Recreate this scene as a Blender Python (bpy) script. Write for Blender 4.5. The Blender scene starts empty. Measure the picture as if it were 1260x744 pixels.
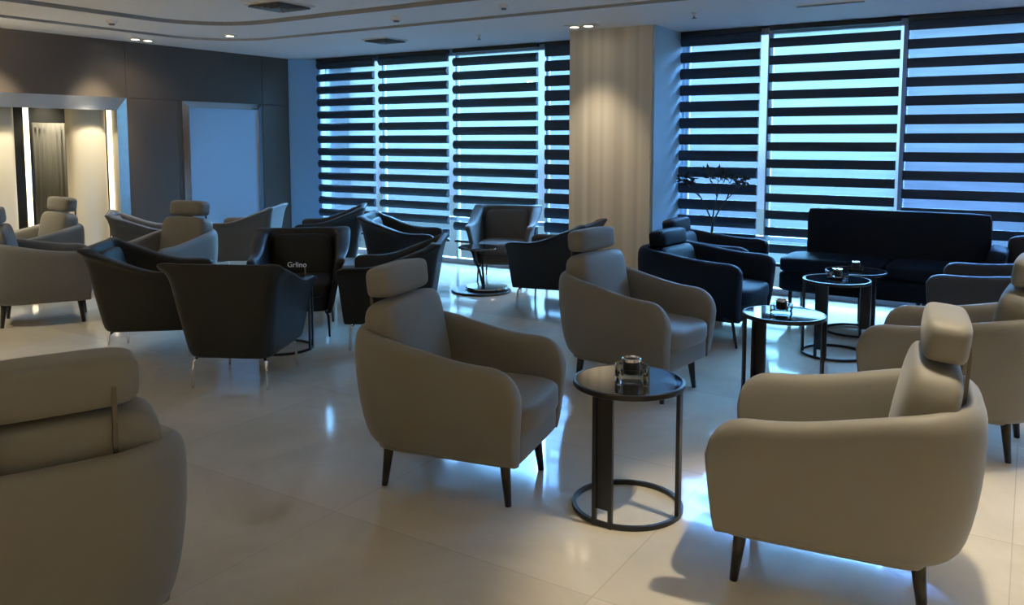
import bpy, bmesh, math, random
from mathutils import Vector, Matrix
random.seed(7)
PI = math.pi
sc = bpy.context.scene
COL = sc.collection

# ------------------------------------------------------------------ materials
def srgb(r, g, b):
    f = lambda c: (c/255/12.92) if c/255 <= .04045 else ((c/255+.055)/1.055)**2.4
    return (f(r), f(g), f(b), 1)

def newmat(name):
    m = bpy.data.materials.new(name); m.use_nodes = True
    nt = m.node_tree
    return m, nt, nt.nodes['Principled BSDF']

def pmat(name, col, rough=.5, metal=0., var=0., scale=20., bump=0., bscale=200., spec=.5, sheen=0., coat=0.):
    m, nt, b = newmat(name)
    b.inputs['Base Color'].default_value = col
    b.inputs['Roughness'].default_value = rough
    b.inputs['Metallic'].default_value = metal
    b.inputs['Specular IOR Level'].default_value = spec
    b.inputs['Sheen Weight'].default_value = sheen
    b.inputs['Coat Weight'].default_value = coat
    if var or bump:
        tc = nt.nodes.new('ShaderNodeTexCoord')
    if var:
        n = nt.nodes.new('ShaderNodeTexNoise'); n.inputs['Scale'].default_value = scale
        n.inputs['Detail'].default_value = 5
        nt.links.new(tc.outputs['Object'], n.inputs['Vector'])
        mx = nt.nodes.new('ShaderNodeMix'); mx.data_type = 'RGBA'
        mx.inputs['A'].default_value = tuple(c*(1-var) for c in col[:3])+(1,)
        mx.inputs['B'].default_value = tuple(min(1, c*(1+var)) for c in col[:3])+(1,)
        nt.links.new(n.outputs['Fac'], mx.inputs['Factor'])
        nt.links.new(mx.outputs['Result'], b.inputs['Base Color'])
    if bump:
        n2 = nt.nodes.new('ShaderNodeTexNoise'); n2.inputs['Scale'].default_value = bscale
        nt.links.new(tc.outputs['Object'], n2.inputs['Vector'])
        bp = nt.nodes.new('ShaderNodeBump'); bp.inputs['Strength'].default_value = bump
        bp.inputs['Distance'].default_value = .002
        nt.links.new(n2.outputs['Fac'], bp.inputs['Height'])
        nt.links.new(bp.outputs['Normal'], b.inputs['Normal'])
    return m

def emit(name, col, s):
    m, nt, b = newmat(name)
    b.inputs['Base Color'].default_value = col
    b.inputs['Emission Color'].default_value = col
    b.inputs['Emission Strength'].default_value = s
    return m

def sheer_mat(name, tint, transp):
    m = bpy.data.materials.new(name); m.use_nodes = True
    nt = m.node_tree; nt.nodes.clear()
    out = nt.nodes.new('ShaderNodeOutputMaterial')
    mix = nt.nodes.new('ShaderNodeMixShader'); mix.inputs[0].default_value = transp
    tl = nt.nodes.new('ShaderNodeBsdfTranslucent'); tp = nt.nodes.new('ShaderNodeBsdfTransparent')
    tc = nt.nodes.new('ShaderNodeTexCoord'); mp = nt.nodes.new('ShaderNodeMapping')
    mp.inputs['Scale'].default_value = (1.5, 1, 14)
    n = nt.nodes.new('ShaderNodeTexNoise'); n.inputs['Scale'].default_value = 1.6; n.inputs['Detail'].default_value = 6
    nt.links.new(tc.outputs['Object'], mp.inputs['Vector']); nt.links.new(mp.outputs['Vector'], n.inputs['Vector'])
    rp = nt.nodes.new('ShaderNodeMix'); rp.data_type = 'RGBA'
    rp.inputs['A'].default_value = tuple(c*.72 for c in tint[:3])+(1,)
    rp.inputs['B'].default_value = tuple(min(1, c*1.2) for c in tint[:3])+(1,)
    nt.links.new(n.outputs['Fac'], rp.inputs['Factor'])
    nt.links.new(rp.outputs['Result'], tl.inputs['Color']); nt.links.new(rp.outputs['Result'], tp.inputs['Color'])
    nt.links.new(tl.outputs[0], mix.inputs[1]); nt.links.new(tp.outputs[0], mix.inputs[2])
    nt.links.new(mix.outputs[0], out.inputs['Surface'])
    return m

def glass_mat(name, tint=(1, 1, 1, 1), refl=1.):
    m = bpy.data.materials.new(name); m.use_nodes = True
    nt = m.node_tree; nt.nodes.clear()
    out = nt.nodes.new('ShaderNodeOutputMaterial')
    mix = nt.nodes.new('ShaderNodeMixShader')
    fr = nt.nodes.new('ShaderNodeFresnel'); fr.inputs['IOR'].default_value = 1.45
    tp = nt.nodes.new('ShaderNodeBsdfTransparent'); tp.inputs['Color'].default_value = tint
    gl = nt.nodes.new('ShaderNodeBsdfGlossy'); gl.inputs['Roughness'].default_value = .02
    nt.links.new(fr.outputs[0], mix.inputs[0]); nt.links.new(tp.outputs[0], mix.inputs[1]); nt.links.new(gl.outputs[0], mix.inputs[2])
    nt.links.new(mix.outputs[0], out.inputs['Surface'])
    return m

BEIGE = pmat('beige_upholstery', (.172, .161, .136, 1), .62, var=.05, scale=6, bump=.12, bscale=420, sheen=.15)
GREYB = pmat('grey_upholstery', (.13, .13, .13, 1), .62, var=.05, scale=6, bump=.12, bscale=420, sheen=.15)
DARK = pmat('charcoal_upholstery', (.017, .0175, .018, 1), .55, var=.08, scale=8, bump=.15, bscale=500, spec=.35)
TAUPE = pmat('taupe_upholstery', (.10, .092, .082, 1), .6, var=.08, scale=8, bump=.15, bscale=500, sheen=.1)
NAVY = pmat('navy_upholstery', (.003, .008, .019, 1), .65, var=.1, scale=8, bump=.15, bscale=500, spec=.22)
BLACKG = pmat('dark_grey_upholstery', (.022, .023, .026, 1), .55, var=.08, scale=8, bump=.15, bscale=500, sheen=.1)
WOODLEG = pmat('black_stained_wood', (.012, .010, .009, 1), .35, var=.2, scale=30)
CHROME = pmat('polished_steel', (.75, .76, .78, 1), .12, 1.)
BLACKM = pmat('black_powder_coat', (.008, .008, .009, 1), .32, bump=.05, bscale=600)
BLACKGL = pmat('black_glass', (.012, .014, .018, 1), .04, coat=1., spec=.9)
STRAP = pmat('dark_leather_strap', (.10, .09, .08, 1), .3, .6)
PAINT = pmat('ceiling_paint', (.90, .90, .90, 1), .6, var=.02, scale=2)
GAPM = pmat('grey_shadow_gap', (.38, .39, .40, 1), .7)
CREAM = pmat('cream_panel', (.76, .69, .54, 1), .55, var=.04, scale=2)
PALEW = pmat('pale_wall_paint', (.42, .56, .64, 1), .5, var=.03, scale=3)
DAYBLUE = pmat('daylight_blue_panel', (.16, .40, .72, 1), .5, var=.03, scale=3)  # blue of the window light put into the corner reveal's colour
WALLP = pmat('room_wall_paint', (.70, .66, .58, 1), .6, var=.03, scale=2)
WALLD = pmat('dark_wall_panel', (.072, .058, .046, 1), .34, var=.06, scale=1.2)
GROOVE = pmat('panel_groove', (.01, .009, .008, 1), .6)
STEELM = pmat('brushed_mirror_steel', (.62, .64, .68, 1), .16, 1., bump=.02, bscale=90)
MIRP = pmat('silvered_panel', (.60, .66, .76, 1), .30, .85, var=.04, scale=1.5)
SLAT = pmat('blind_band_navy', (.010, .030, .062, 1), .55, bump=.2, bscale=350)
SLATG = pmat('blind_band_teal', (.018, .050, .078, 1), .55, bump=.2, bscale=350)
RAIL = pmat('blind_rail', (.02, .025, .03, 1), .4, .4)
FRAME = pmat('pale_window_frame', (.55, .62, .70, 1), .4)
WHITEP = pmat('white_plastic', (.75, .75, .74, 1), .4)
GREYP = pmat('grey_plastic', (.16, .16, .17, 1), .5)
VENTM = pmat('dark_vent', (.10, .11, .12, 1), .5)
LAMPG = emit('warm_lamp_lens', (1, .86, .66, 1), 14)
LED = emit('warm_led_strip', (1, .88, .62, 1), 2.2)
GLASSW = glass_mat('window_glass', (.96, .98, 1, 1))
GLASSB = glass_mat('fill_bronze_glass', (.36, .19, .06, 1))  # tint of the added right-wall window, warms its fill light
GLASSO = glass_mat('clear_glass', (.80, .84, .88, 1))
DARKREC = pmat('dark_recess', (.05, .052, .05, 1), .5)
CURT = pmat('pale_curtain', (.30, .29, .25, 1), .7)
CONC = pmat('terrace_concrete', (.0075, .0066, .005, 1), 1., var=.1, scale=3, spec=0.)
LEAFM = pmat('dark_leaf', (.012, .018, .014, 1), .5)
POTM = pmat('dark_pot', (.02, .02, .022, 1), .4)
WHITEL = pmat('white_sign_letters', (.92, .92, .92, 1), .25)
MINT_TOP = pmat('pale_table_top', (.55, .60, .66, 1), .15, coat=.6)

def floor_mat():
    m, nt, b = newmat('polished_marble')
    tc = nt.nodes.new('ShaderNodeTexCoord')
    n = nt.nodes.new('ShaderNodeTexNoise'); n.inputs['Scale'].default_value = 1.1; n.inputs['Detail'].default_value = 8
    n.inputs['Roughness'].default_value = .62; n.inputs['Distortion'].default_value = .8
    nt.links.new(tc.outputs['Object'], n.inputs['Vector'])
    cr = nt.nodes.new('ShaderNodeValToRGB')
    cr.color_ramp.elements[0].position = .3; cr.color_ramp.elements[0].color = (.50, .455, .37, 1)
    cr.color_ramp.elements[1].position = .72; cr.color_ramp.elements[1].color = (.66, .61, .51, 1)
    nt.links.new(n.outputs['Fac'], cr.inputs['Fac'])
    mp = nt.nodes.new('ShaderNodeMapping'); mp.inputs['Rotation'].default_value = (0, 0, 0)
    nt.links.new(tc.outputs['Object'], mp.inputs['Vector'])
    br = nt.nodes.new('ShaderNodeTexBrick')
    br.inputs['Scale'].default_value = 1.0; br.inputs['Brick Width'].default_value = 1.2; br.inputs['Row Height'].default_value = 1.2
    br.inputs['Mortar Size'].default_value = .0025; br.offset = 0
    br.inputs['Color1'].default_value = (1, 1, 1, 1); br.inputs['Color2'].default_value = (.88, .87, .86, 1)
    br.inputs['Mortar'].default_value = (.78, .76, .73, 1)
    nt.links.new(mp.outputs['Vector'], br.inputs['Vector'])
    mx = nt.nodes.new('ShaderNodeMix'); mx.data_type = 'RGBA'; mx.blend_type = 'MULTIPLY'; mx.inputs['Factor'].default_value = 1
    nt.links.new(cr.outputs['Color'], mx.inputs['A']); nt.links.new(br.outputs['Color'], mx.inputs['B'])
    nt.links.new(mx.outputs['Result'], b.inputs['Base Color'])
    n2 = nt.nodes.new('ShaderNodeTexNoise'); n2.inputs['Scale'].default_value = 3
    nt.links.new(tc.outputs['Object'], n2.inputs['Vector'])
    mr = nt.nodes.new('ShaderNodeMapRange'); mr.inputs['To Min'].default_value = .05; mr.inputs['To Max'].default_value = .12
    nt.links.new(n2.outputs['Fac'], mr.inputs['Value']); nt.links.new(mr.outputs['Result'], b.inputs['Roughness'])
    b.inputs['Specular IOR Level'].default_value = .42
    return m
FLOORM = floor_mat()

def pillar_mat():
    m, nt, b = newmat('striped_cream_panel')
    tc = nt.nodes.new('ShaderNodeTexCoord'); mp = nt.nodes.new('ShaderNodeMapping')
    mp.inputs['Scale'].default_value = (1, 0, 0)
    nt.links.new(tc.outputs['Object'], mp.inputs['Vector'])
    w = nt.nodes.new('ShaderNodeTexNoise'); w.inputs['Scale'].default_value = 9; w.inputs['Detail'].default_value = 1
    nt.links.new(mp.outputs['Vector'], w.inputs['Vector'])
    cr = nt.nodes.new('ShaderNodeValToRGB')
    cr.color_ramp.elements[0].position = .4; cr.color_ramp.elements[0].color = (.55, .49, .40, 1)
    cr.color_ramp.elements[1].position = .6; cr.color_ramp.elements[1].color = (.70, .63, .52, 1)
    nt.links.new(w.outputs['Fac'], cr.inputs['Fac']); nt.links.new(cr.outputs['Color'], b.inputs['Base Color'])
    b.inputs['Roughness'].default_value = .5
    return m
PILLARM = pillar_mat()

# ------------------------------------------------------------------ mesh helpers
def link(name, bm, mat, parent=None, smooth=True, angle=None, sub=0, mods=None):
    me = bpy.data.meshes.new(name)
    bmesh.ops.recalc_face_normals(bm, faces=bm.faces[:])
    bm.to_mesh(me); bm.free()
    for p in me.polygons: p.use_smooth = smooth
    me.materials.append(mat)
    o = bpy.data.objects.new(name, me); COL.objects.link(o)
    if sub:
        s = o.modifiers.new('sub', 'SUBSURF'); s.levels = sub; s.render_levels = sub
    if smooth and angle:
        try: me.set_sharp_from_angle(angle=math.radians(angle))
        except Exception: pass
    if parent is not None: o.parent = parent
    return o

def box(bm, c, s, rot=None, bevel=0., seg=2):
    g = bmesh.ops.create_cube(bm, size=1)
    vs = g['verts']
    M = Matrix.Translation(Vector(c)) @ (rot.to_4x4() if rot is not None else Matrix.Identity(4)) @ Matrix.Diagonal((*s, 1))
    bmesh.ops.transform(bm, matrix=M, verts=vs)
    if bevel:
        es = list({e for v in vs for e in v.link_edges})
        bmesh.ops.bevel(bm, geom=es, offset=bevel, segments=seg, affect='EDGES', profile=.5)

def cyl(bm, p0, p1, r0, r1=None, n=20, cap=True):
    p0, p1 = Vector(p0), Vector(p1); d = p1-p0
    r1 = r0 if r1 is None else r1
    M = Matrix.Translation((p0+p1)/2) @ d.to_track_quat('Z', 'Y').to_matrix().to_4x4()
    bmesh.ops.create_cone(bm, cap_ends=cap, segments=n, radius1=r0, radius2=r1, depth=d.length, matrix=M)

def tube(bm, pts, r, n=8, closed=False):
    pts = [Vector(p) for p in pts]; N = len(pts); rings = []
    up = Vector((0, 0, 1))
    for i, p in enumerate(pts):
        a = pts[(i-1) % N] if (closed or i > 0) else p
        b = pts[(i+1) % N] if (closed or i < N-1) else p
        t = (b-a).normalized()
        u = t.cross(up)
        if u.length < 1e-3: u = t.cross(Vector((1, 0, 0)))
        u.normalize(); v = u.cross(t)
        rr = r[i] if isinstance(r, (list, tuple)) else r
        rings.append([bm.verts.new(p+(u*math.cos(2*PI*k/n)+v*math.sin(2*PI*k/n))*rr) for k in range(n)])
    for i in range(N if closed else N-1):
        A, B = rings[i], rings[(i+1) % N]
        for k in range(n): bm.faces.new((A[k], A[(k+1) % n], B[(k+1) % n], B[k]))
    if not closed:
        bm.faces.new(rings[0][::-1]); bm.faces.new(rings[-1])

def lathe(bm, prof, n=40, c=(0, 0, 0)):
    rings = []
    for r, z in prof:
        if r < 1e-5: rings.append([bm.verts.new((c[0], c[1], c[2]+z))])
        else: rings.append([bm.verts.new((c[0]+r*math.cos(2*PI*k/n), c[1]+r*math.sin(2*PI*k/n), c[2]+z)) for k in range(n)])
    for A, B in zip(rings, rings[1:]):
        if len(A) == 1 and len(B) == 1: continue
        for k in range(n):
            k2 = (k+1) % n
            if len(A) == 1: bm.faces.new((A[0], B[k], B[k2]))
            elif len(B) == 1: bm.faces.new((A[k], A[k2], B[0]))
            else: bm.faces.new((A[k], A[k2], B[k2], B[k]))

def pillow(bm, c, s, rot=None, p=4.0, crown=(0, 0, 0), n=10):
    """a soft rounded block: superellipsoid with extra crown on the chosen axes"""
    g = bmesh.ops.create_cube(bm, size=2)
    bmesh.ops.subdivide_edges(bm, edges=list({e for v in g['verts'] for e in v.link_edges}), cuts=n, use_grid_fill=True)
    vs = [v for v in bm.verts if v.tag is False]
    R = rot.to_4x4() if rot is not None else Matrix.Identity(4)
    M = Matrix.Translation(Vector(c)) @ R
    for v in vs:
        d = v.co.copy()
        f = (abs(d.x)**p+abs(d.y)**p+abs(d.z)**p)**(1/p)
        q = d/f
        x = q.x*(1+crown[0]*(1-q.y**2)*(1-q.z**2)); y = q.y*(1+crown[1]*(1-q.x**2)*(1-q.z**2)); z = q.z*(1+crown[2]*(1-q.x**2)*(1-q.y**2))
        v.co = M @ Vector((x*s[0]/2, y*s[1]/2, z*s[2]/2)); v.tag = True

def plan(xf, xb, w, r, n1=14, n2=8, n3=6):
    """U path from the right arm front round the back to the left arm front: [(x, y, s, zone)]"""
    out = []
    L = xf-(-xb+r)
    for i in range(n1):
        t = (i/(n1-1))**1.7
        out.append((xf-L*t, -w, t))
    for i in range(1, n2):
        a = PI/2*i/n2
        out.append((-xb+r-r*math.sin(a), -w+r-r*math.cos(a), 1+i/n2*.5))
    m = w-r
    for i in range(n3+1):
        out.append((-xb, -m+2*m*i/n3, 2))
    for i in range(n2-1, 0, -1):
        a = PI/2*i/n2
        out.append((-xb+r-r*math.sin(a), w-r+r*math.cos(a), 1+i/n2*.5))
    for i in range(n1-1, -1, -1):
        t = (i/(n1-1))**1.7
        out.append((xf-L*t, w, t))
    return out

def sstep(a, b, x):
    t = max(0, min(1, (x-a)/(b-a))); return t*t*(3-2*t)

def loft_shell(bm, rings, nose=.02):
    """rings: lists of points from the outside bottom, over the top, down the inside"""
    V = [[bm.verts.new(p) for p in R] for R in rings]
    n = len(V[0])
    for A, B in zip(V, V[1:]):
        for i in range(n-1): bm.faces.new((A[i], A[i+1], B[i+1], B[i]))
    K = len(V)
    for e, sgn in ((0, 1), (n-1, -1)):
        col = [V[k][e] for k in range(K)]
        h = K//2
        pairs = [(col[k], col[K-1-k]) for k in range(h)]
        mids = []
        for a, b in pairs:
            m = bm.verts.new(((a.co+b.co)/2)+Vector((nose, 0, 0))); mids.append(m)
        for k in range(h-1):
            bm.faces.new((pairs[k][0], pairs[k+1][0], mids[k+1], mids[k]))
            bm.faces.new((mids[k], mids[k+1], pairs[k+1][1], pairs[k][1]))
        if K % 2: bm.faces.new((pairs[-1][0], col[h], pairs[-1][1], mids[-1]))
        else: bm.faces.new((pairs[-1][0], pairs[-1][1], mids[-1]))
    # close the underside between outer bottom ring and inner bottom ring
    A, B = V[0], V[-1]
    for i in range(n-1): bm.faces.new((A[i+1], A[i], B[i], B[i+1]))

def tub_shell(arm=.62, back=.71, w=.345, xb=.465, xf=.385, z0=.19, th=.085, r=.23, drop=.13, rr=.22):
    bm = bmesh.new()
    def zt(s):
        z = arm+(back-arm)*sstep(.25, 1.35, s)
        if s < rr: z -= drop*(1-math.sqrt(max(0, 1-(1-s/rr)**2)))
        return z
    rings = []
    for f, ins in ((0, .085), (.03, .055), (.12, .034), (.35, .014), (.6, .002), (.85, 0), (.95, .004), (.99, .018)):
        fx = .03*(1-f)
        P = plan(xf-fx, xb-ins*1.25, w-ins, max(.08, r-ins*.5))
        rings.append([(x, y, z0+(zt(s)-z0)*f) for x, y, s in P])
    for ins, dz in ((.5*th, .006), (th-.014, -.006), (th, -.03)):
        P = plan(xf, xb-ins, w-ins, max(.06, r-ins*.8))
        rings.append([(x, y, zt(s)+dz) for x, y, s in P])
    for f in (.72, .45, .25, .13, .06):
        ins = th+.012*(1-f)
        P = plan(xf-.02*(1-f), xb-ins, w-ins, max(.05, r-ins*.8))
        rings.append([(x, y, z0+(zt(s)-z0)*f) for x, y, s in P])
    loft_shell(bm, rings, .006)
    return bm

def wing_shell(arm=.63, back=.80, w0=.265, w1=.355, xb0=.30, xb1=.40, xf=.34, z0=.19, th=.035, r=.07):
    bm = bmesh.new()
    def zt(s):
        z = arm+(back-arm)*sstep(.30, 1.25, s)
        if s < .12: z -= .03*(1-math.sqrt(max(0, 1-(1-s/.12)**2)))
        return z
    def lip(s): return .35+.65*sstep(.15, .8, s)-.55*sstep(1.25, 2, s)
    def ring(w, xb, f, out=0., dz=0., xff=0.):
        P = plan(xf+xff, xb, w, r, n1=14, n2=6, n3=6); R = []
        for x, y, s in P:
            k = lip(s)*out
            sg = 1 if y > 0 else -1
            yy = y+sg*k*(1 if s < 2 else 0.) if s < 2 else y*(1+k/w)
            xx = x-(k*.5 if s >= 1 else 0)
            R.append((xx, yy, z0+(zt(s)-z0)*f+dz*lip(s)))
        return R
    L = lambda a, b, t: a+(b-a)*t
    rings = []
    for f, ins in ((0, .03), (.02, .008), (.08, 0), (.4, 0), (.7, 0), (.86, 0)):
        rings.append(ring(L(w0, w1, f)-ins, L(xb0, xb1, f)-ins, f, xff=-.03*(1-f)))
    rings.append(ring(w1-.005, xb1-.004, .94, .018))
    rings.append(ring(w1, xb1, .985, .045, -.004))
    rings.append(ring(w1, xb1, 1., .045, .004))
    rings.append(ring(w1-.012, xb1-.01, 1., .03, .010))
    rings.append(ring(w1-th, xb1-th, 1., -.02, .004))
    rings.append(ring(w1-th-.006, xb1-th-.006, .97, -.032, -.01))
    for f in (.86, .7, .4, .2, .12, .06):
        rings.append(ring(L(w0, w1, f)-th-.01, L(xb0, xb1, f)-th-.01, f, -.02*max(0, (f-.4)), xff=-.03*(1-f)))
    loft_shell(bm, rings, .008)
    return bm

# ------------------------------------------------------------------ object helpers
def tag(o, label=None, cat=None, group=None, kind=None):
    if label: o['label'] = label
    if cat: o['category'] = cat
    if group: o['group'] = group
    if kind: o['kind'] = kind
    return o

def thing(name, label, cat, loc=(0, 0, 0), rot=0, group=None):
    o = bpy.data.objects.new(name, None); COL.objects.link(o)
    o.empty_display_size = .1
    o.location = loc; o.rotation_euler = (0, 0, math.radians(rot))
    return tag(o, label, cat, group)

def kids(o): return [c for c in bpy.data.objects if c.parent == o]

def dup(root, label, loc, rot, group=None, scale=None, remat=None):
    def cp(o, par):
        c = o.copy(); COL.objects.link(c)
        if par is not None: c.parent = par
        if remat and c.type == 'MESH':
            for sl in c.material_slots:
                if sl.material in remat:
                    m = remat[sl.material]; sl.link = 'OBJECT'; sl.material = m
        for ch in kids(o): cp(ch, c)
        return c
    c = cp(root, None)
    place(c, label, loc, rot, group, scale)
    return c

def place(c, label, loc, rot, group=None, scale=None):
    c['label'] = label
    if group: c['group'] = group
    c.location = loc; c.rotation_euler = (0, 0, math.radians(rot))
    if scale: c.scale = (scale,)*3 if not isinstance(scale, tuple) else scale

def remat_tree(o, remat):
    if o.type == 'MESH':
        for sl in o.material_slots:
            if sl.material in remat: sl.link = 'OBJECT'; sl.material = remat[sl.material]
    for c in kids(o): remat_tree(c, remat)

def struct(name, bm, mat, parent=None, smooth=False, angle=None, sub=0):
    o = link(name, bm, mat, parent, smooth=smooth, angle=angle, sub=sub)
    if parent is None: o['kind'] = 'structure'
    return o

# ------------------------------------------------------------------ setting
XL, YW, ZC = -8.67, 8.15, 2.65
XR, YB = 4.2, -4.0
bm = bmesh.new(); box(bm, ((XL-.9+XR)/2, (YB+YW+.2)/2, -.06), (XR-XL+1.1, YW-YB+.5, .12))
struct('floor', bm, FLOORM)

# ceiling: perimeter soffit and two raised steps with a rounded corner
def curve(x, y, r, xe=XR, ye=YB, n=14):
    pts = [(x, ye)]
    for i in range(n+1):
        a = PI/2*i/n
        pts.append((x+r-r*math.cos(a), y-r+r*math.sin(a)))
    pts.append((xe, y)); return pts
bm = bmesh.new()
c0 = curve(XL-.05, YW+.2, .01); c1 = curve(-7.93, 6.33, .75); c2 = curve(-7.13, 5.56, .75)
c1b = curve(-7.91, 6.31, .75); c2b = curve(-7.07, 5.50, .71); c2c = curve(-7.04, 5.47, .71)
def strip(A, za, B, zb):
    a = [bm.verts.new((x, y, za)) for x, y in A]; b = [bm.verts.new((x, y, zb)) for x, y in B]
    for i in range(len(a)-1): bm.faces.new((a[i], a[i+1], b[i+1], b[i]))
strip(c0, 2.65, c1, 2.65); strip(c1b, 2.672, c2, 2.672); strip(c2b, 2.70, c2c, 2.70)
vv = [bm.verts.new((x, y, 2.70)) for x, y in c2c]+[bm.verts.new((XR, YB, 2.70))]
bm.faces.new(vv)
ceil_ = struct('ceiling', bm, PAINT)
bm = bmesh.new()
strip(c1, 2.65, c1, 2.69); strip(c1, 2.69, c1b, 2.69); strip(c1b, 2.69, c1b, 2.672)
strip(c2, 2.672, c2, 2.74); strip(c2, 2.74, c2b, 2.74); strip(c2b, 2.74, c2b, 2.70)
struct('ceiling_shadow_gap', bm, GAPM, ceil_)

# dark panelled left wall with opening Y 2.3..5.40, z<1.875
OY0, OY1, OZ = 2.3, 5.42, 1.885
bm = bmesh.new()
g = .004
panels = [  # y0,y1,z0,z1
    (YB, OY0, 0, 2.02), (YB, .6, 2.02, 2.66), (.6, 3.08, 2.02, 2.66), (3.08, 5.55, 2.02, 2.66),
    (5.55, 7.49, 2.02, 2.66), (7.49, YW-.205, 2.02, 2.66), (OY1+.13, 6.20, 0, 2.02), (7.49, YW-.205, 0, 2.02), (6.20, 7.49, 0, 2.02)]
for y0, y1, z0, z1 in panels:
    box(bm, (XL-.02, (y0+y1)/2, (z0+z1)/2), (.04, y1-y0-g, z1-z0-g))
box(bm, (XL-.02, (OY0+OY1)/2, 1.95), (.04, OY1-OY0+.2, .13)); box(bm, (XL-.02, OY1+.065, 1.0), (.04, .13, 2.0))
wl = struct('wall_left', bm, WALLD)
bm = bmesh.new()
box(bm, (XL-.06, (OY1+YW)/2+.03, 1.33), (.04, YW-OY1+.0, 2.66)); box(bm, (XL-.06, (OY0+YB)/2, 1.33), (.04, OY0-YB, 2.66))
box(bm, (XL-.06, (OY0+OY1)/2, 2.27), (.04, OY1-OY0, .77))
struct('wall_left_backing', bm, GROOVE, wl)
# alcove behind the opening
bm = bmesh.new()
xb = XL-.85
box(bm, (xb-.03, (OY0+OY1)/2, 1.1), (.06, OY1-OY0+.6, 2.3)); box(bm, ((xb+XL)/2-.02, OY1+.22, 1.1), (.86, .06, 2.3))
box(bm, ((xb+XL)/2-.02, OY0-.2, 1.1), (.86, .06, 2.3)); box(bm, ((xb+XL)/2-.04, (OY0+OY1)/2, 2.17), (.84, OY1-OY0+.6, .06))
struct('wall_alcove', bm, DARKREC)
# bevelled mirror-steel surround of the alcove
bm = bmesh.new()
def bevel_frame(bm, y0, y1, z0, z1, wd, proj, x):
    """picture-frame section sloping back from its inner edge to the wall at its outer edge"""
    o = [(y0-wd, z0-wd), (y1+wd, z0-wd), (y1+wd, z1+wd), (y0-wd, z1+wd)]
    i = [(y0, z0), (y1, z0), (y1, z1), (y0, z1)]
    rO0 = [bm.verts.new((x, a, b)) for a, b in o]; rO = [bm.verts.new((x+.006, a, b)) for a, b in o]
    rI = [bm.verts.new((x+proj, a, b)) for a, b in i]; rI0 = [bm.verts.new((x-.06, a, b)) for a, b in i]
    for A, B in ((rO0, rO), (rO, rI), (rI, rI0)):
        for k in range(4): bm.faces.new((A[k], A[(k+1) % 4], B[(k+1) % 4], B[k]))
bevel_frame(bm, OY0, OY1-.02, .15, OZ-.01, .145, .045, XL)
o = link('alcove_frame', bm, STEELM, None, smooth=False)
tag(o, 'polished steel border around the bright alcove in the dark wall', 'frame')
# cream column, side panel, led strips, curtain
bm = bmesh.new()
N = 24; yc, ry, rx = 5.165, .205, .16
pts = []
for k in range(N+1):
    a = -PI/2+PI*k/N
    pts.append((XL-.22+rx*max(0, math.cos(a))**.45, yc+ry*math.sin(a)))
lo = [bm.verts.new((x, y, 0)) for x, y in pts]; hi = [bm.verts.new((x, y, 2.14)) for x, y in pts]
for k in range(N): bm.faces.new((lo[k], lo[k+1], hi[k+1], hi[k]))
bm.faces.new((lo[-1], lo[0], hi[0], hi[-1])); bm.faces.new(hi); bm.faces.new(lo[::-1])
struct('wall_alcove_column', bm, CREAM, smooth=True, angle=50)
bm = bmesh.new(); box(bm, (XL-.2, (OY0+4.44)/2-.1, 1.07), (.2, 4.44-OY0+.1, 2.13), bevel=.06, seg=5)
struct('wall_alcove_panel', bm, CREAM, smooth=True, angle=50)
for i, (y, x) in enumerate(((4.50, XL-.12), (5.405, XL-.12))):
    bm = bmesh.new(); box(bm, (x, y, 1.07), (.03, .042, 2.12))
    tag(link('led_strip', bm, LED, None, smooth=False), ('white LED light strip beside the dark curtain recess', 'warm LED light strip on the right edge of the cream column')[i], 'light strip')
bm = bmesh.new()
n = 60; lo = []; hi = []
for k in range(n+1):
    y = 4.88+.42*k/n; x = xb+.10+.025*math.sin(k*.9)
    lo.append(bm.verts.new((x, y, .02))); hi.append(bm.verts.new((x, y, 1.74)))
for k in range(n): bm.faces.new((lo[k], lo[k+1], hi[k+1], hi[k]))
o = link('curtain', bm, CURT); sd = o.modifiers.new('th', 'SOLIDIFY'); sd.thickness = .006
tag(o, 'pale curtain lit from above in the dark alcove recess', 'curtain')

# framed silvered mirror near the corner
t = thing('wall_mirror', 'large pale blue framed mirror panel on the dark wall near the corner', 'mirror', (XL, 6.855, .2))
bm = bmesh.new(); box(bm, (.012, 0, .88), (.012, 1.05, 1.72)); link('mirror_panel', bm, MIRP, t, smooth=False)
bm = bmesh.new(); bevel_frame(bm, -.525, .525, .02, 1.74, .075, .035, .006); link('mirror_frame', bm, STEELM, t, smooth=False)

# corner reveal and pillar
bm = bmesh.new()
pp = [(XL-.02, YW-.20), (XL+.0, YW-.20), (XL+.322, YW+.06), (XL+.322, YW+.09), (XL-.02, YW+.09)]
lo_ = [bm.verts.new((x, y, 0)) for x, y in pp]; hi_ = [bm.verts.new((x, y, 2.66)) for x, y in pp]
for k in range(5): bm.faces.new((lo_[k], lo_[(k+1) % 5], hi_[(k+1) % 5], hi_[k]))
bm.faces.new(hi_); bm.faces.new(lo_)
struct('wall_corner', bm, DAYBLUE)
bm = bmesh.new()
box(bm, (-3.598, (7.473+8.32)/2, 1.33), (.90, 8.32-7.473, 2.66), bevel=.008)
struct('wall_pillar', bm, PILLARM)
bm = bmesh.new(); box(bm, (-3.137, (7.49+8.32)/2, 1.33), (.02, .82, 2.66)); struct('trim_1', bm, PALEW)
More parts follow.
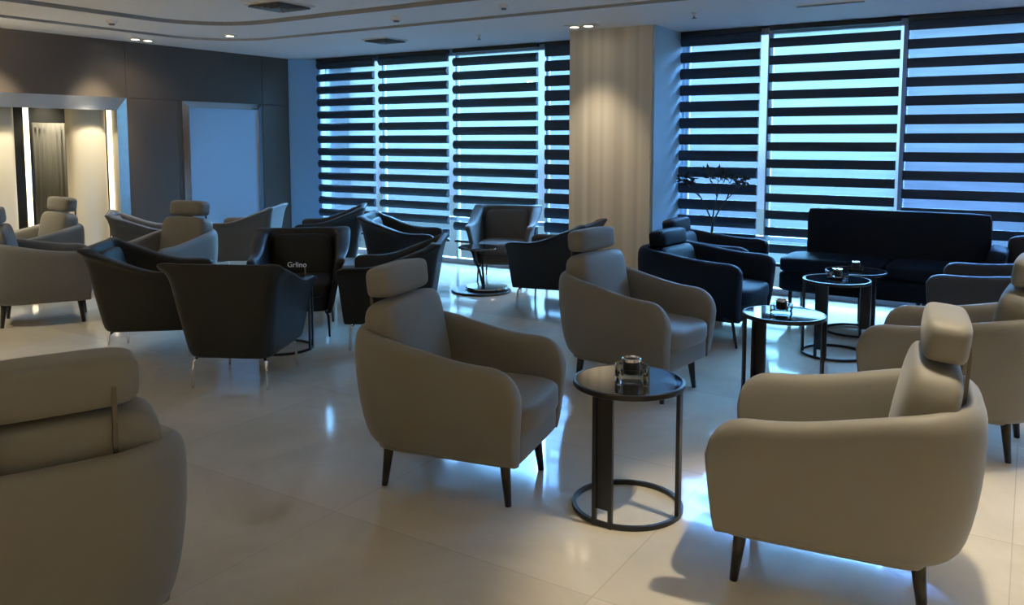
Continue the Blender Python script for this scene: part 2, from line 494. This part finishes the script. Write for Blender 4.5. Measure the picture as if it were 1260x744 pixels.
# walls out of view
bm = bmesh.new(); box(bm, (XR+.05, -3.45, 1.36), (.1, 1.4, 2.75)); box(bm, (XR+.05, 7.6, 1.36), (.1, 1.4, 2.75)); box(bm, (XR+.05, 2.08, .2), (.1, 9.7, .4)); box(bm, (XR+.05, 2.08, 2.62), (.1, 9.7, .24))
struct('wall_right', bm, WALLP)
bm = bmesh.new()
for y in (-2.74, -.35, 2.08, 4.5, 6.9): box(bm, (XR+.05, y, 1.45), (.06, .05, 2.12))
wr = struct('added_fill_window', bm, FRAME)  # unseen window, added to bring fill light in from the right
bm = bmesh.new(); box(bm, (XR+.05, 2.08, 1.45), (.008, 9.6, 2.1)); link('window_glass', bm, GLASSB, wr, smooth=False)
bm = bmesh.new(); box(bm, ((XL+XR)/2, YB-.05, 1.36), (XR-XL+.3, .1, 2.75)); struct('wall_back', bm, WALLP)
bm = bmesh.new(); box(bm, ((XL+XR)/2, YW+.12, 2.70), (XR-XL+.3, .3, .10)); struct('wall_front', bm, PALEW)

# windows: frames + glass
def window(name, x0, x1, mull, mw=.045):
    y = YW+.20
    bm = bmesh.new()
    for x in [x0+.02]+mull+[x1-.02]: box(bm, (x, y, 1.33), (mw, .06, 2.62))
    box(bm, ((x0+x1)/2, y, .03), (x1-x0, .08, .06)); box(bm, ((x0+x1)/2, y, 2.62), (x1-x0, .08, .06)); box(bm, ((x0+x1)/2, y, .56), (x1-x0, .05, .04))
    w = struct(name, bm, FRAME)
    bm = bmesh.new(); box(bm, ((x0+x1)/2, y+.005, 1.33), (x1-x0, .008, 2.6)); link('window_glass', bm, GLASSW, w, smooth=False)
WL = [-7.30, -6.10, -4.80]; WR = [-2.25, -1.03, .9, 2.6]
window('window_1', -8.36, -4.04, WL, .02); window('window_2', -3.13, XR, WR)

# zebra blinds
PER = .167
def blind(label, x0, x1, z0, z1, first_dark, sheer, slatm, bulge, frac=.55, tagend=False):
    t = thing('zebra_blind', label, 'window blind', ((x0+x1)/2, YW+.02, 0), 0, 'striped blinds along the windows')
    w = x1-x0
    bm = bmesh.new(); box(bm, (0, .01, z1-.012), (w, .07, .05), bevel=.008); link('headrail', bm, RAIL, t, smooth=False)
    bm = bmesh.new()
    v = [bm.verts.new(p) for p in ((-w/2, .035, z0), (w/2, .035, z0), (w/2, .035, z1-.03), (-w/2, .035, z1-.03))]
    bm.faces.new(v); link('sheer_fabric', bm, sheer, t, smooth=False)
    bm = bmesh.new(); z = z1-.03-(0 if first_dark else PER*(1-frac))
    while z-PER*frac > z0:
        h = PER*frac; n = 8; fr = []; bk = []
        for k in range(n+1):
            a = k/n; off = -bulge*math.sin(PI*min(1, a*1.0))**.8
            fr.append((off, z-h*a))
        A = [bm.verts.new((-w/2, o_, zz)) for o_, zz in fr]; B = [bm.verts.new((w/2, o_, zz)) for o_, zz in fr]
        A2 = [bm.verts.new((-w/2, .022, zz)) for o_, zz in fr]; B2 = [bm.verts.new((w/2, .022, zz)) for o_, zz in fr]
        for k in range(n):
            bm.faces.new((A[k], B[k], B[k+1], A[k+1])); bm.faces.new((A2[k], A2[k+1], B2[k+1], B2[k]))
            bm.faces.new((A[k], A[k+1], A2[k+1], A2[k])); bm.faces.new((B[k], B2[k], B2[k+1], B[k+1]))
        bm.faces.new((A[0], A2[0], B2[0], B[0])); bm.faces.new((A[n], B[n], B2[n], A2[n]))
        z -= PER
    link('opaque_bands', bm, slatm, t, smooth=True, angle=40)
    bm = bmesh.new(); box(bm, (0, .01, z0), (w, .03, .03), bevel=.006); link('bottom_rail', bm, RAIL, t, smooth=False)
SH_L = sheer_mat('sheer_ice', (.75, .90, .95, 1), .93)
SH_M = sheer_mat('sheer_cyan', (.72, .95, .92, 1), .93)
SH_R = sheer_mat('sheer_blue', (.36, .42, .55, 1), .93)
SH_R2 = sheer_mat('sheer_midblue', (.55, .64, .75, 1), .93)
TOPZ = 2.64
blind('striped blind nearest the dark wall corner', -8.34, -7.325, .30, TOPZ, True, SH_L, SLAT, .028, .62)
blind('second striped blind from the dark wall corner', -7.225, -6.12, .30, TOPZ, True, SH_L, SLATG, .032, .60)
blind('striped blind two panels left of the cream pillar', -6.03, -4.84, .30, TOPZ, False, SH_L, SLATG, .030, .60)
blind('narrow striped blind immediately left of the cream pillar', -4.74, -3.98, .30, TOPZ, True, SH_R2, SLAT, .012, .72)
blind('striped blind immediately right of the cream pillar', -3.12, -2.31, .40, TOPZ, True, SH_R2, SLAT, .022, .64)
blind('bright cyan striped blind above the dark sofa', -2.22, -1.06, .32, TOPZ, False, SH_M, SLAT, .006, .52)
blind('dull blue striped blind at the far right', -1.00, .87, .32, TOPZ, True, SH_R, SLAT, .006, .52)
blind('striped blind past the right frame edge', .93, 2.57, .32, TOPZ, True, SH_R, SLAT, .006, .52)

bm = bmesh.new(); box(bm, (-2, 14, -.15), (30, 11.4, .1)); struct('ground_terrace', bm, CONC)

# ------------------------------------------------------------------ chairs
def tub_chair(name, label, mat, legmat, arm=.62, back=.72, head=True, straps=True, thin=False):
    t = thing(name, label, 'armchair')
    link('shell', tub_shell(arm, back, **({'drop': .06, 'rr': .14, 'r': .16} if thin else {})), mat, t, sub=1)
    hz = -.155 if thin else 0
    bm = bmesh.new(); pillow(bm, (.03, 0, .262), (.67, .585, .145), p=12); link('seat_base', bm, mat, t)
    bm = bmesh.new(); pillow(bm, (.075, 0, .375), (.64, .515, .15), p=6, crown=(.04, 0, .14)); link('seat_cushion', bm, mat, t)
    R = Matrix.Rotation(math.radians(-11), 3, 'Y')
    bm = bmesh.new(); pillow(bm, (-.275, 0, .615+hz*.9), (.165, .525, .44), R, p=6, crown=(.12, .0, .01)); link('back_cushion', bm, mat, t)
    if head:
        bm = bmesh.new(); pillow(bm, (-.335, 0, .912+hz), (.135, .41, .14), Matrix.Rotation(math.radians(-6), 3, 'Y'), p=5.4, crown=(.06, 0, .03)); h = link('headrest', bm, mat, t)
        if straps:
            for s in (-1, 1):
                bm = bmesh.new()
                pts = [(-.400, .90), (-.402, .86), (-.400, .83), (-.398, .79), (-.394, .73), (-.376, .63), (-.355, .53)]
                A = [[bm.verts.new((x+dx, s*.135+dy, z)) for dx, dy in ((-.004, -.006), (-.004, .006), (.008, .006), (.008, -.006))] for x, z in pts]
                for P, Q in zip(A, A[1:]):
                    for k in range(4): bm.faces.new((P[k], P[(k+1) % 4], Q[(k+1) % 4], Q[k]))
                bm.faces.new(A[0]); bm.faces.new(A[-1][::-1])
                link('strap', bm, STRAP, h, smooth=False)['label'] = 'dark leather strap'
    for fx, sy in ((1, -1), (1, 1), (-1, -1), (-1, 1)):
        bm = bmesh.new()
        if thin: cyl(bm, (fx*.29, sy*.22, .21), (fx*.34, sy*.245, 0), .012, .009, 12)
        else: cyl(bm, (fx*.275, sy*.195, .23), (fx*.30, sy*.21, 0), .026, .014, 16)
        link('leg', bm, legmat, t)
    return t

def wing_chair(name, label, mat, legmat):
    t = thing(name, label, 'armchair')
    link('shell', wing_shell(), mat, t, sub=1)
    bm = bmesh.new(); pillow(bm, (.0, 0, .265), (.58, .50, .14), p=7); link('seat_base', bm, mat, t)
    bm = bmesh.new(); pillow(bm, (.03, 0, .375), (.60, .51, .13), p=6, crown=(.03, 0, .12)); link('seat_cushion', bm, mat, t)
    R = Matrix.Rotation(math.radians(-12), 3, 'Y')
    bm = bmesh.new(); pillow(bm, (-.285, 0, .58), (.08, .50, .36), R, p=5, crown=(.2, 0, 0)); link('back_pad', bm, mat, t)
    for fx, sy in ((1, -1), (1, 1), (-1, -1), (-1, 1)):
        bm = bmesh.new(); tube(bm, [(fx*.24, sy*.21, .20), (fx*.265, sy*.232, .17), (fx*.275, sy*.24, 0)], [.011, .010, .008], 10)
        link('leg', bm, legmat, t)
    return t

G1 = 'beige armchairs with headrests'; G2 = 'dark winged armchairs'; G3 = 'dark rounded armchairs by the right window'
tub = tub_chair('lounge_armchair', '', BEIGE, WOODLEG)
place(tub, 'beige armchair with headrest left of the front round table', (-2.15, 2.98, 0), 11, G1)
dup(tub, 'beige armchair with headrest in front of the cream pillar', (-2.06, 4.70, 0), -6, G1)
dup(tub, 'brightly lit beige armchair in the right foreground facing left', (-.555, 3.01, 0), 187, G1)
dup(tub, 'beige armchair at the right edge behind the foreground one', (-.32, 4.75, 0), 176, G1)
dup(tub, 'beige armchair seen from behind in the bottom left corner', (-2.45, 1.26, 0), 157, G1)
dup(tub, 'beige armchair with headrest behind the pair of black armchairs', (-6.62, 4.53, 0), 278, G1, remat={BEIGE: GREYB} if False else None)
dup(tub, 'pale beige armchair with headrest in front of the lit alcove', (-8.20, 4.16, 0), 266, G1)
dup(tub, 'grey armchair with black wooden legs at the left edge', (-7.15, 3.74, 0), 58, G1, remat={BEIGE: GREYB})

wing = wing_chair('wing_armchair', '', DARK, CHROME)
place(wing, 'black winged armchair seen from behind with thin chrome legs', (-4.30, 3.53, 0), 118, G2)
dup(wing, 'black winged armchair left of the one seen from behind', (-5.42, 3.64, 0), 42, G2)
dup(wing, 'dark winged armchair facing the camera behind the small white sign', (-5.00, 4.66, 0), -48, G2, remat={CHROME: BLACKM})
dup(wing, 'dark winged armchair directly behind the front beige armchair', (-4.10, 4.74, 0), 212, G2)
dup(wing, 'dark blue winged armchair facing right below the left blinds', (-5.38, 6.44, 0), 30, G2, remat={CHROME: BLACKM})
dup(wing, 'dark blue winged armchair facing left below the left blinds', (-6.74, 6.74, 0), 220, G2, remat={CHROME: BLACKM})
dup(wing, 'dark winged armchair left of the pillar with pale blue lit back', (-3.74, 6.62, 0), 190, G2)
dup(wing, 'grey winged armchair facing the camera close to the left window', (-4.94, 7.60, 0), -66, G2, remat={DARK: TAUPE, CHROME: BLACKM})
dup(wing, 'brown grey winged armchair in front of the wall mirror', (-7.62, 6.28, 0), 214, G2, remat={DARK: TAUPE})
dup(wing, 'grey winged armchair against the dark wall right of the alcove', (-7.85, 5.24, 0), 56, G2, remat={DARK: TAUPE})

nav = tub_chair('rounded_armchair', '', NAVY, BLACKM, .64, .71, True, False, True)
place(nav, 'navy armchair with headrest right of the cream pillar', (-2.14, 6.28, 0), -5, G3, (1.06, 1.14, 1.0))
dup(nav, 'navy armchair closest to the window corner behind another navy one', (-2.42, 7.24, 0), 2, G3)
dup(nav, 'dark grey armchair at the right edge facing left', (-.15, 6.55, 0), 176, G3, remat={NAVY: BLACKG})

# ------------------------------------------------------------------ sofa
t = thing('sofa', 'long navy sofa with a high straight back under the right blinds', 'sofa', (-1.0, 7.68, 0), 0)
bm = bmesh.new(); pillow(bm, (0, .20, .55), (1.47, .13, .76), p=30); link('backrest', bm, NAVY, t)
bm = bmesh.new(); pillow(bm, (-.02, -.03, .30), (1.72, .58, .18), p=12); link('seat_base', bm, NAVY, t)
for x in (-.45, .42):
    bm = bmesh.new(); pillow(bm, (x, -.05, .45), (.86, .58, .14), p=7, crown=(0, 0, .12)); link('seat_cushion', bm, NAVY, t)
bm = bmesh.new(); pillow(bm, (.78, -.02, .56), (.14, .50, .26), Matrix.Rotation(math.radians(12), 3, 'Y'), p=5); link('arm_cushion', bm, NAVY, t)
for x in (-.78, -.2, .25, .78):
    for y in (-.24, .2):
        bm = bmesh.new(); cyl(bm, (x, y, .24), (x, y, 0), .018, .014, 12); link('leg', bm, BLACKM, t)
t = thing('bench_seat', 'low dark bench seat right of the navy sofa back', 'bench', (.45, 7.72, 0), 0)
bm = bmesh.new(); pillow(bm, (0, 0, .30), (1.2, .55, .2), p=12); link('seat_base', bm, BLACKG, t)
bm = bmesh.new(); pillow(bm, (0, 0, .46), (1.2, .55, .14), p=8); link('seat_cushion', bm, BLACKG, t)
bm = bmesh.new(); pillow(bm, (0, .2, .60), (1.2, .12, .34), p=8); link('backrest', bm, BLACKG, t)
for x in (-.5, .5):
    for y in (-.2, .2):
        bm = bmesh.new(); cyl(bm, (x, y, .22), (x, y, 0), .018, .014, 12); link('leg', bm, BLACKM, t)

# ------------------------------------------------------------------ round tables
def side_table(label, loc, dbl, singles, rt=.233, h=.55, group='round black side tables'):
    t = thing('round_side_table', label, 'side table', loc, 0, group)
    bm = bmesh.new(); lathe(bm, [(0, h-.022), (rt-.004, h-.022), (rt, h-.019), (rt, h-.001), (rt-.003, h+.001), (rt-.012, h+.001), (rt-.013, h-.004), (0, h-.004)], 64)
    tp = link('table_top', bm, BLACKM, t, angle=40)
    bm = bmesh.new(); lathe(bm, [(0, h-.0045), (rt-.0135, h-.0045), (rt-.0135, h+.0005), (0, h+.0005)], 64); link('glass_inset', bm, BLACKGL, tp, angle=40)
    bm = bmesh.new(); ro, ri = rt, rt-.016
    lathe(bm, [(ri, .002), (ro, .002), (ro, .02), (ri, .02), (ri, .002)], 64); link('base_ring', bm, BLACKM, t, angle=40)
    a = math.radians(dbl); rad = Vector((math.cos(a), math.sin(a), 0)); tan = Vector((-math.sin(a), math.cos(a), 0))
    R = Matrix.Rotation(a, 3, 'Z')
    for s in (-1, 1):
        bm = bmesh.new(); p = rad*(rt-.008)+tan*s*.036; box(bm, (p.x, p.y, (h-.02)/2), (.014, .018, h-.02), R); link('leg', bm, BLACKM, t, smooth=False)
    bm = bmesh.new(); p = rad*(rt-.012); box(bm, (p.x, p.y, (h-.02)/2+.035), (.006, .058, h-.09), R); link('leg_panel', bm, BLACKM, t, smooth=False)
    for d in singles:
        a = math.radians(d); rad = Vector((math.cos(a), math.sin(a), 0)); R = Matrix.Rotation(a, 3, 'Z')
        bm = bmesh.new(); p = rad*(rt-.008); box(bm, (p.x, p.y, (h-.02)/2), (.016, .030, h-.02), R); link('leg', bm, BLACKM, t, smooth=False)
    return t
side_table('round black side table in the centre foreground', (-1.39, 3.104, 0), -92, [0])
side_table('round black side table behind the right foreground armchair', (-1.18, 4.80, 0), -112, [212, 28])
side_table('round black side table nearer the navy sofa', (-1.16, 6.20, 0), -104, [205, 5])
side_table('round black side table directly against the navy sofa', (-1.17, 7.02, 0), -60, [170, 60], h=.50)

def ashtray(label, loc, rot, s=1.):
    t = thing('glass_ashtray', label, 'ashtray', loc, rot, 'glass ashtrays on the side tables')
    bm = bmesh.new()
    a = .055*s; H = .042*s; b = .04*s
    o0 = [(-a, -a), (a, -a), (a, a), (-a, a)]
    def sq(r, z, c=.25):
        k = r*(1-c)
        return [bm.verts.new((x, y, z)) for x, y in ((-k, -r), (k, -r), (r, -k), (r, k), (k, r), (-k, r), (-r, k), (-r, -k))]
    R = [sq(a*.9, 0), sq(a, .006*s), sq(a, H*.9), sq(a*.95, H), sq(a*.74, H), sq(a*.62, H*.35)]
    for A, B in zip(R, R[1:]):
        for k in range(8): bm.faces.new((A[k], A[(k+1) % 8], B[(k+1) % 8], B[k]))
    bm.faces.new(R[0][::-1]); bm.faces.new(R[-1])
    link('glass_bowl', bm, GLASSO, t, smooth=False)
    bm = bmesh.new(); lathe(bm, [(0, H*.40), (a*.5, H*.40), (a*.55, H*.8), (a*.50, H*1.5), (a*.44, H*1.5), (0, H*1.2)], 20)
    link('tea_light', bm, BLACKM, t, angle=40)
    bm = bmesh.new(); lathe(bm, [(a*.57, H*1.38), (a*.60, H*1.42), (a*.60, H*1.62), (a*.5, H*1.66), (a*.48, H*1.5)], 20)
    link('steel_rim', bm, CHROME, t, angle=40)
    return t
ashtray('clear glass tealight holder on the centre foreground table', (-1.39, 3.13, .551), 25, 1.25)
ashtray('clear glass tealight holder on the table behind the right armchair', (-1.20, 4.82, .551), 10, 1.1)
ashtray('clear glass tealight holder on the table nearer the sofa', (-1.16, 6.22, .551), 40, 1.1)
ashtray('clear glass tealight holder on the table against the sofa', (-1.17, 7.02, .501), 15, 1.1)

# table and sign amid the four dark chairs
side_table('round black table hidden between four dark winged armchairs', (-4.66, 4.16, 0), 30, [150, 270], .22, .50)
t = thing('table_sign', 'tiny white lettered sign in front of the camera-facing dark armchair', 'sign', (-4.56, 4.22, .502), 32)
bm = bmesh.new(); cyl(bm, (.06, 0, 0), (.06, 0, .006), .028, n=20); cyl(bm, (.06, 0, .004), (.06, 0, .115), .006, n=10); link('sign_stand', bm, CHROME, t, angle=40)
cu = bpy.data.curves.new('letters', 'FONT'); cu.body = 'Grlino'; cu.size = .055; cu.extrude = .003; cu.align_x = 'CENTER'
tmp = bpy.data.objects.new('tmp', cu); COL.objects.link(tmp)
dg = bpy.context.evaluated_depsgraph_get(); me = bpy.data.meshes.new_from_object(tmp.evaluated_get(dg))
bpy.data.objects.remove(tmp)
me.materials.clear(); me.materials.append(WHITEL)
lo = bpy.data.objects.new('sign_lettering', me); COL.objects.link(lo); lo.parent = t
lo.location = (0, 0, .112); lo.rotation_euler = (PI/2, 0, 0)

# low pale table and pedestal table in the window group
t = thing('coffee_table', 'low pale table between two dark winged armchairs', 'coffee table', (-5.30, 5.57, 0), 32)
bm = bmesh.new(); box(bm, (0, 0, .40), (.48, .48, .06), bevel=.008); link('table_top', bm, MINT_TOP, t, smooth=False)
for x in (-.21, .21):
    for y in (-.21, .21):
        bm = bmesh.new(); box(bm, (x, y, .185), (.025, .025, .37)); link('leg', bm, CHROME, t, smooth=False)
t = thing('pedestal_table', 'small dark round table on a stacked disc base near the window', 'side table', (-4.74, 6.88, 0), 0)
bm = bmesh.new(); lathe(bm, [(0, 0), (.30, 0), (.31, .008), (.30, .02), (.24, .026), (0, .026)], 48); link('base_disc', bm, BLACKM, t, angle=40)
bm = bmesh.new(); lathe(bm, [(0, .034), (.2, .034), (.22, .04), (.21, .055), (0, .06)], 48, (.05, .03, 0)); link('upper_disc', bm, STEELM, t, angle=40)
bm = bmesh.new(); tube(bm, [(.02, 0, .05), (-.02, 0, .2), (-.10, 0, .38), (-.16, .0, .44)], .012, 10); tube(bm, [(.02, .02, .05), (.0, .02, .25), (.02, .02, .45)], .012, 10); link('curved_stem', bm, BLACKM, t)
bm = bmesh.new(); lathe(bm, [(0, .44), (.2, .44), (.205, .45), (.2, .46), (0, .46)], 48, (-.04, 0, 0)); link('table_top', bm, BLACKGL, t, angle=40)

# plant by the right window
t = thing('branch_plant', 'dark potted plant with thin branches in front of the blind right of pillar', 'plant', (-2.68, 7.94, 0), 0)
bm = bmesh.new(); lathe(bm, [(0, 0), (.10, 0), (.13, .05), (.14, .35), (.13, .36), (.12, .33), (0, .33)], 28); link('pot', bm, POTM, t, angle=50)
bs = bmesh.new(); lf = bmesh.new()
def leaf(p, d, s):
    d = d.normalized(); u = d.cross(Vector((random.uniform(-1, 1), random.uniform(-1, 1), .3))).normalized()
    nrm = d.cross(u)*.12*s
    v = [lf.verts.new(q) for q in (p, p+d*s*.5+u*s*.2, p+d*s, p+d*s*.5-u*s*.2)]
    m = lf.verts.new(p+d*s*.5+nrm)
    for k in range(4): lf.faces.new((v[k], v[(k+1) % 4], m))
def branch(p, d, L, r, lvl):
    q = p+d*L; mid = p+d*L*.5+Vector((random.uniform(-.02, .02), random.uniform(-.02, .02), .0))
    tube(bs, [p, mid, q], [r, r*.85, r*.6], 6)
    if lvl == 0:
        for k in range(5): leaf(q+d*random.uniform(-.08, .02), Vector((random.uniform(-1, 1), random.uniform(-.6, .6), random.uniform(-.2, .8))), .07)
        return
    for k in range(3):
        dd = (d+Vector((random.uniform(-.65, .65), random.uniform(-.2, .08), random.uniform(-.1, .25)))).normalized()
        branch(q, dd, L*.62, r*.55, lvl-1)
branch(Vector((0, 0, .3)), Vector((.02, 0, 1)), .43, .017, 3)
link('branches', bs, POTM, t); link('leaves', lf, LEAFM, t, smooth=False)

# ------------------------------------------------------------------ ceiling fittings
def downlight(label, x, y, z, twin, rot=0):
    t = thing('downlight', label, 'ceiling light', (x, y, z), rot, 'recessed ceiling lights')
    xs = (-.075, .075) if twin else (0,)
    bm = bmesh.new()
    box(bm, (0, 0, -.004), (.32 if twin else .12, .14 if twin else .12, .008), bevel=.002)
    link('trim_plate', bm, WHITEP, t, smooth=False)
    for a in xs:
        bm = bmesh.new(); cyl(bm, (a, 0, -.013), (a, 0, -.007), .045, n=24); link('lamp', bm, LAMPG, t, angle=40)
        bm = bmesh.new(); lathe(bm, [(.046, -.008), (.056, -.008), (.056, -.016), (.046, -.018)], 24, (a, 0, 0)); link('lamp_ring', bm, WHITEP, t, angle=40)
downlight('twin square ceiling light above the dark left wall', -8.30, 5.52, 2.65, True, 90)
downlight('small single ceiling light right of the twin one over the wall', -7.34, 5.92, 2.672, False)
downlight('twin ceiling light just in front of the cream pillar', -3.74, 7.14, 2.65, True)
def vent(label, x, y, z, s=.5):
    t = thing('ceiling_vent', label, 'vent', (x, y, z), 0)
    bm = bmesh.new(); box(bm, (0, 0, -.006), (s, s, .012), bevel=.003); link('vent_frame', bm, WHITEP, t, smooth=False)
    for k in range(4):
        bm = bmesh.new(); a = s*(.42-.1*k)
        for sx, sy, w, d in ((0, 1, 1, 0), (0, -1, 1, 0), (1, 0, 0, 1), (-1, 0, 0, 1)):
            box(bm, (sx*a, sy*a, -.018-.003*k), (2*a if w else .028, .028 if w else 2*a, .006), Matrix.Rotation(.5*(-sy if w else 0), 3, 'X') @ Matrix.Rotation(.5*(sx if d else 0), 3, 'Y'))
        link('vent_blade', bm, VENTM, t, smooth=False)
vent('square dark ceiling air vent near the top of the photo', -5.52, 4.98, 2.70, .42)
vent('faint ceiling vent just above the left blinds', -6.1, 7.0, 2.65, .36)
t = thing('linear_vent', 'thin dark linear ceiling vent above the right blinds', 'vent', (-1.45, 7.08, 2.65), 0)
bm = bmesh.new(); box(bm, (0, 0, -.004), (.55, .07, .008)); link('vent_frame', bm, WHITEP, t, smooth=False)
bm = bmesh.new()
for k in range(3): box(bm, (0, -.02+.02*k, -.009), (.52, .010, .006))
link('vent_slot', bm, GREYP, t, smooth=False)
def detector(label, x, y, z, r=.05):
    t = thing('smoke_detector', label, 'detector', (x, y, z), 0)
    bm = bmesh.new(); lathe(bm, [(0, 0), (r, 0), (r, -.012), (r*.8, -.03), (0, -.034)], 24); link('housing', bm, WHITEP, t, angle=40)
    bm = bmesh.new(); lathe(bm, [(0, -.034), (r*.55, -.033), (r*.5, -.046), (0, -.048)], 20); link('sensor_cap', bm, GREYP, t, angle=40)
detector('small ceiling detector left of the air vent', -7.40, 4.62, 2.672)
detector('small ceiling detector above the left blinds', -5.00, 5.90, 2.672)
detector('faint ceiling detector left of the cream pillar top', -3.78, 5.83, 2.672, .04)
def sprinkler(label, x, y, z):
    t = thing('sprinkler_head', label, 'sprinkler', (x, y, z), 0)
    bm = bmesh.new(); lathe(bm, [(0, 0), (.03, 0), (.028, -.006), (.012, -.01), (.010, -.03), (0, -.03)], 20); link('escutcheon', bm, WHITEP, t, angle=40)
    bm = bmesh.new(); lathe(bm, [(0, -.03), (.006, -.03), (.006, -.045), (.022, -.046), (.022, -.05), (0, -.05)], 20); link('deflector', bm, GREYP, t, angle=40)
sprinkler('tiny ceiling sprinkler above the left blinds', -5.0, 7.23, 2.65)
sprinkler('tiny ceiling sprinkler right of the cream pillar', -2.55, 6.97, 2.65)

# ------------------------------------------------------------------ lights
def spot(x, y, z, e, col=(1, .86, .62), size=115, blend=.8, r=.06, aim=None):
    l = bpy.data.lights.new('spot_light', 'SPOT'); l.energy = e; l.color = col; l.spot_size = math.radians(size); l.spot_blend = blend; l.shadow_soft_size = r
    o = bpy.data.objects.new('spot_light', l); COL.objects.link(o); o.location = (x, y, z)
    if aim: o.rotation_euler = (Vector(aim)-Vector((x, y, z))).to_track_quat('-Z', 'Y').to_euler()
    return o
spot(-8.22, 5.52, 2.62, 40, size=150, blend=1)
spot(-7.34, 5.92, 2.6, 8, size=80)
spot(-8.05, 3.4, 2.62, 50, size=150, blend=1, aim=(XL, 4.6, 1.9))  # unseen lamp without fixture, added to warm the dark wall
spot(-3.74, 7.00, 2.6, 85, size=74, blend=1, aim=(-3.62, 7.36, 0))
for x, y, e, a in ((-.2, 2.95, 225, 62), (.45, 4.7, 110, 70), (.45, 1.5, 45, 66), (2.1, 3.0, 60, 90), (2.2, .4, 120, 100),
                   (2.5, -2.2, 330, 145), (-.5, -2.8, 120, 145), (-3.5, -3, 150, 145), (-6.5, -2.6, 300, 145), (-7.5, 1.7, 220, 100), (-5.0, -.4, 120, 100)):  # this row: unseen lamps added to lift the ceiling and frontal fill
    spot(x, y, 2.63, e, size=a, blend=.35 if a < 120 else 1)
spot(XL-.66, 5.08, 2.1, 22, size=110, col=(1, .88, .66))
for y in (3.3, 4.15, 5.17):
    spot(XL+.45, y, 2.6, 140, size=60, col=(1, .88, .66), aim=(XL-.2, y, .9))

w = bpy.data.worlds.new('sky'); sc.world = w; w.use_nodes = True
nt = w.node_tree; bg = nt.nodes['Background']
tc = nt.nodes.new('ShaderNodeTexCoord'); sp = nt.nodes.new('ShaderNodeSeparateXYZ'); cr = nt.nodes.new('ShaderNodeValToRGB')
nt.links.new(tc.outputs['Generated'], sp.inputs['Vector'])
mr = nt.nodes.new('ShaderNodeMapRange'); mr.inputs['From Min'].default_value = -1; mr.inputs['From Max'].default_value = 1
nt.links.new(sp.outputs['Z'], mr.inputs['Value']); nt.links.new(mr.outputs['Result'], cr.inputs['Fac'])
e = cr.color_ramp.elements
SKY = [(0, (.002, .004, .007)), (.48, (.0022, .004, .0064)), (.50, (.0038, .0072, .0092)), (.585, (.0048, .0092, .0116)), (.64, (.035, .085, .14)), (.74, (.24, .54, 1.)), (1, (.26, .56, 1.))]
e[0].position = 0; e[0].color = SKY[0][1]+(1,); e[1].position = 1; e[1].color = SKY[-1][1]+(1,)
for p_, c_ in SKY[1:-1]:
    q_ = e.new(p_); q_.color = c_+(1,)
nt.links.new(cr.outputs['Color'], bg.inputs['Color']); bg.inputs['Strength'].default_value = 150

# ------------------------------------------------------------------ camera
cam = bpy.data.cameras.new('camera'); co = bpy.data.objects.new('camera', cam); COL.objects.link(co)
cam.sensor_width = 36; cam.lens = 1010*36/1260; cam.shift_y = (262-372)/1260; cam.clip_start = .05
co.location = (0, 0, 1.55); co.rotation_euler = (PI/2-math.atan(90/1010), 0, math.radians(32.4))
sc.camera = co
vs = sc.view_settings
sc.display_settings.display_device = 'sRGB'
vs.view_transform = 'Standard'; vs.look = 'None'; vs.exposure = 0; vs.gamma = 1; vs.use_curve_mapping = False
sc.cycles.use_denoising = True
sc.cycles.max_bounces = 10; sc.cycles.diffuse_bounces = 5; sc.cycles.glossy_bounces = 5; sc.cycles.transparent_max_bounces = 16
sc.cycles.sample_clamp_indirect = 6
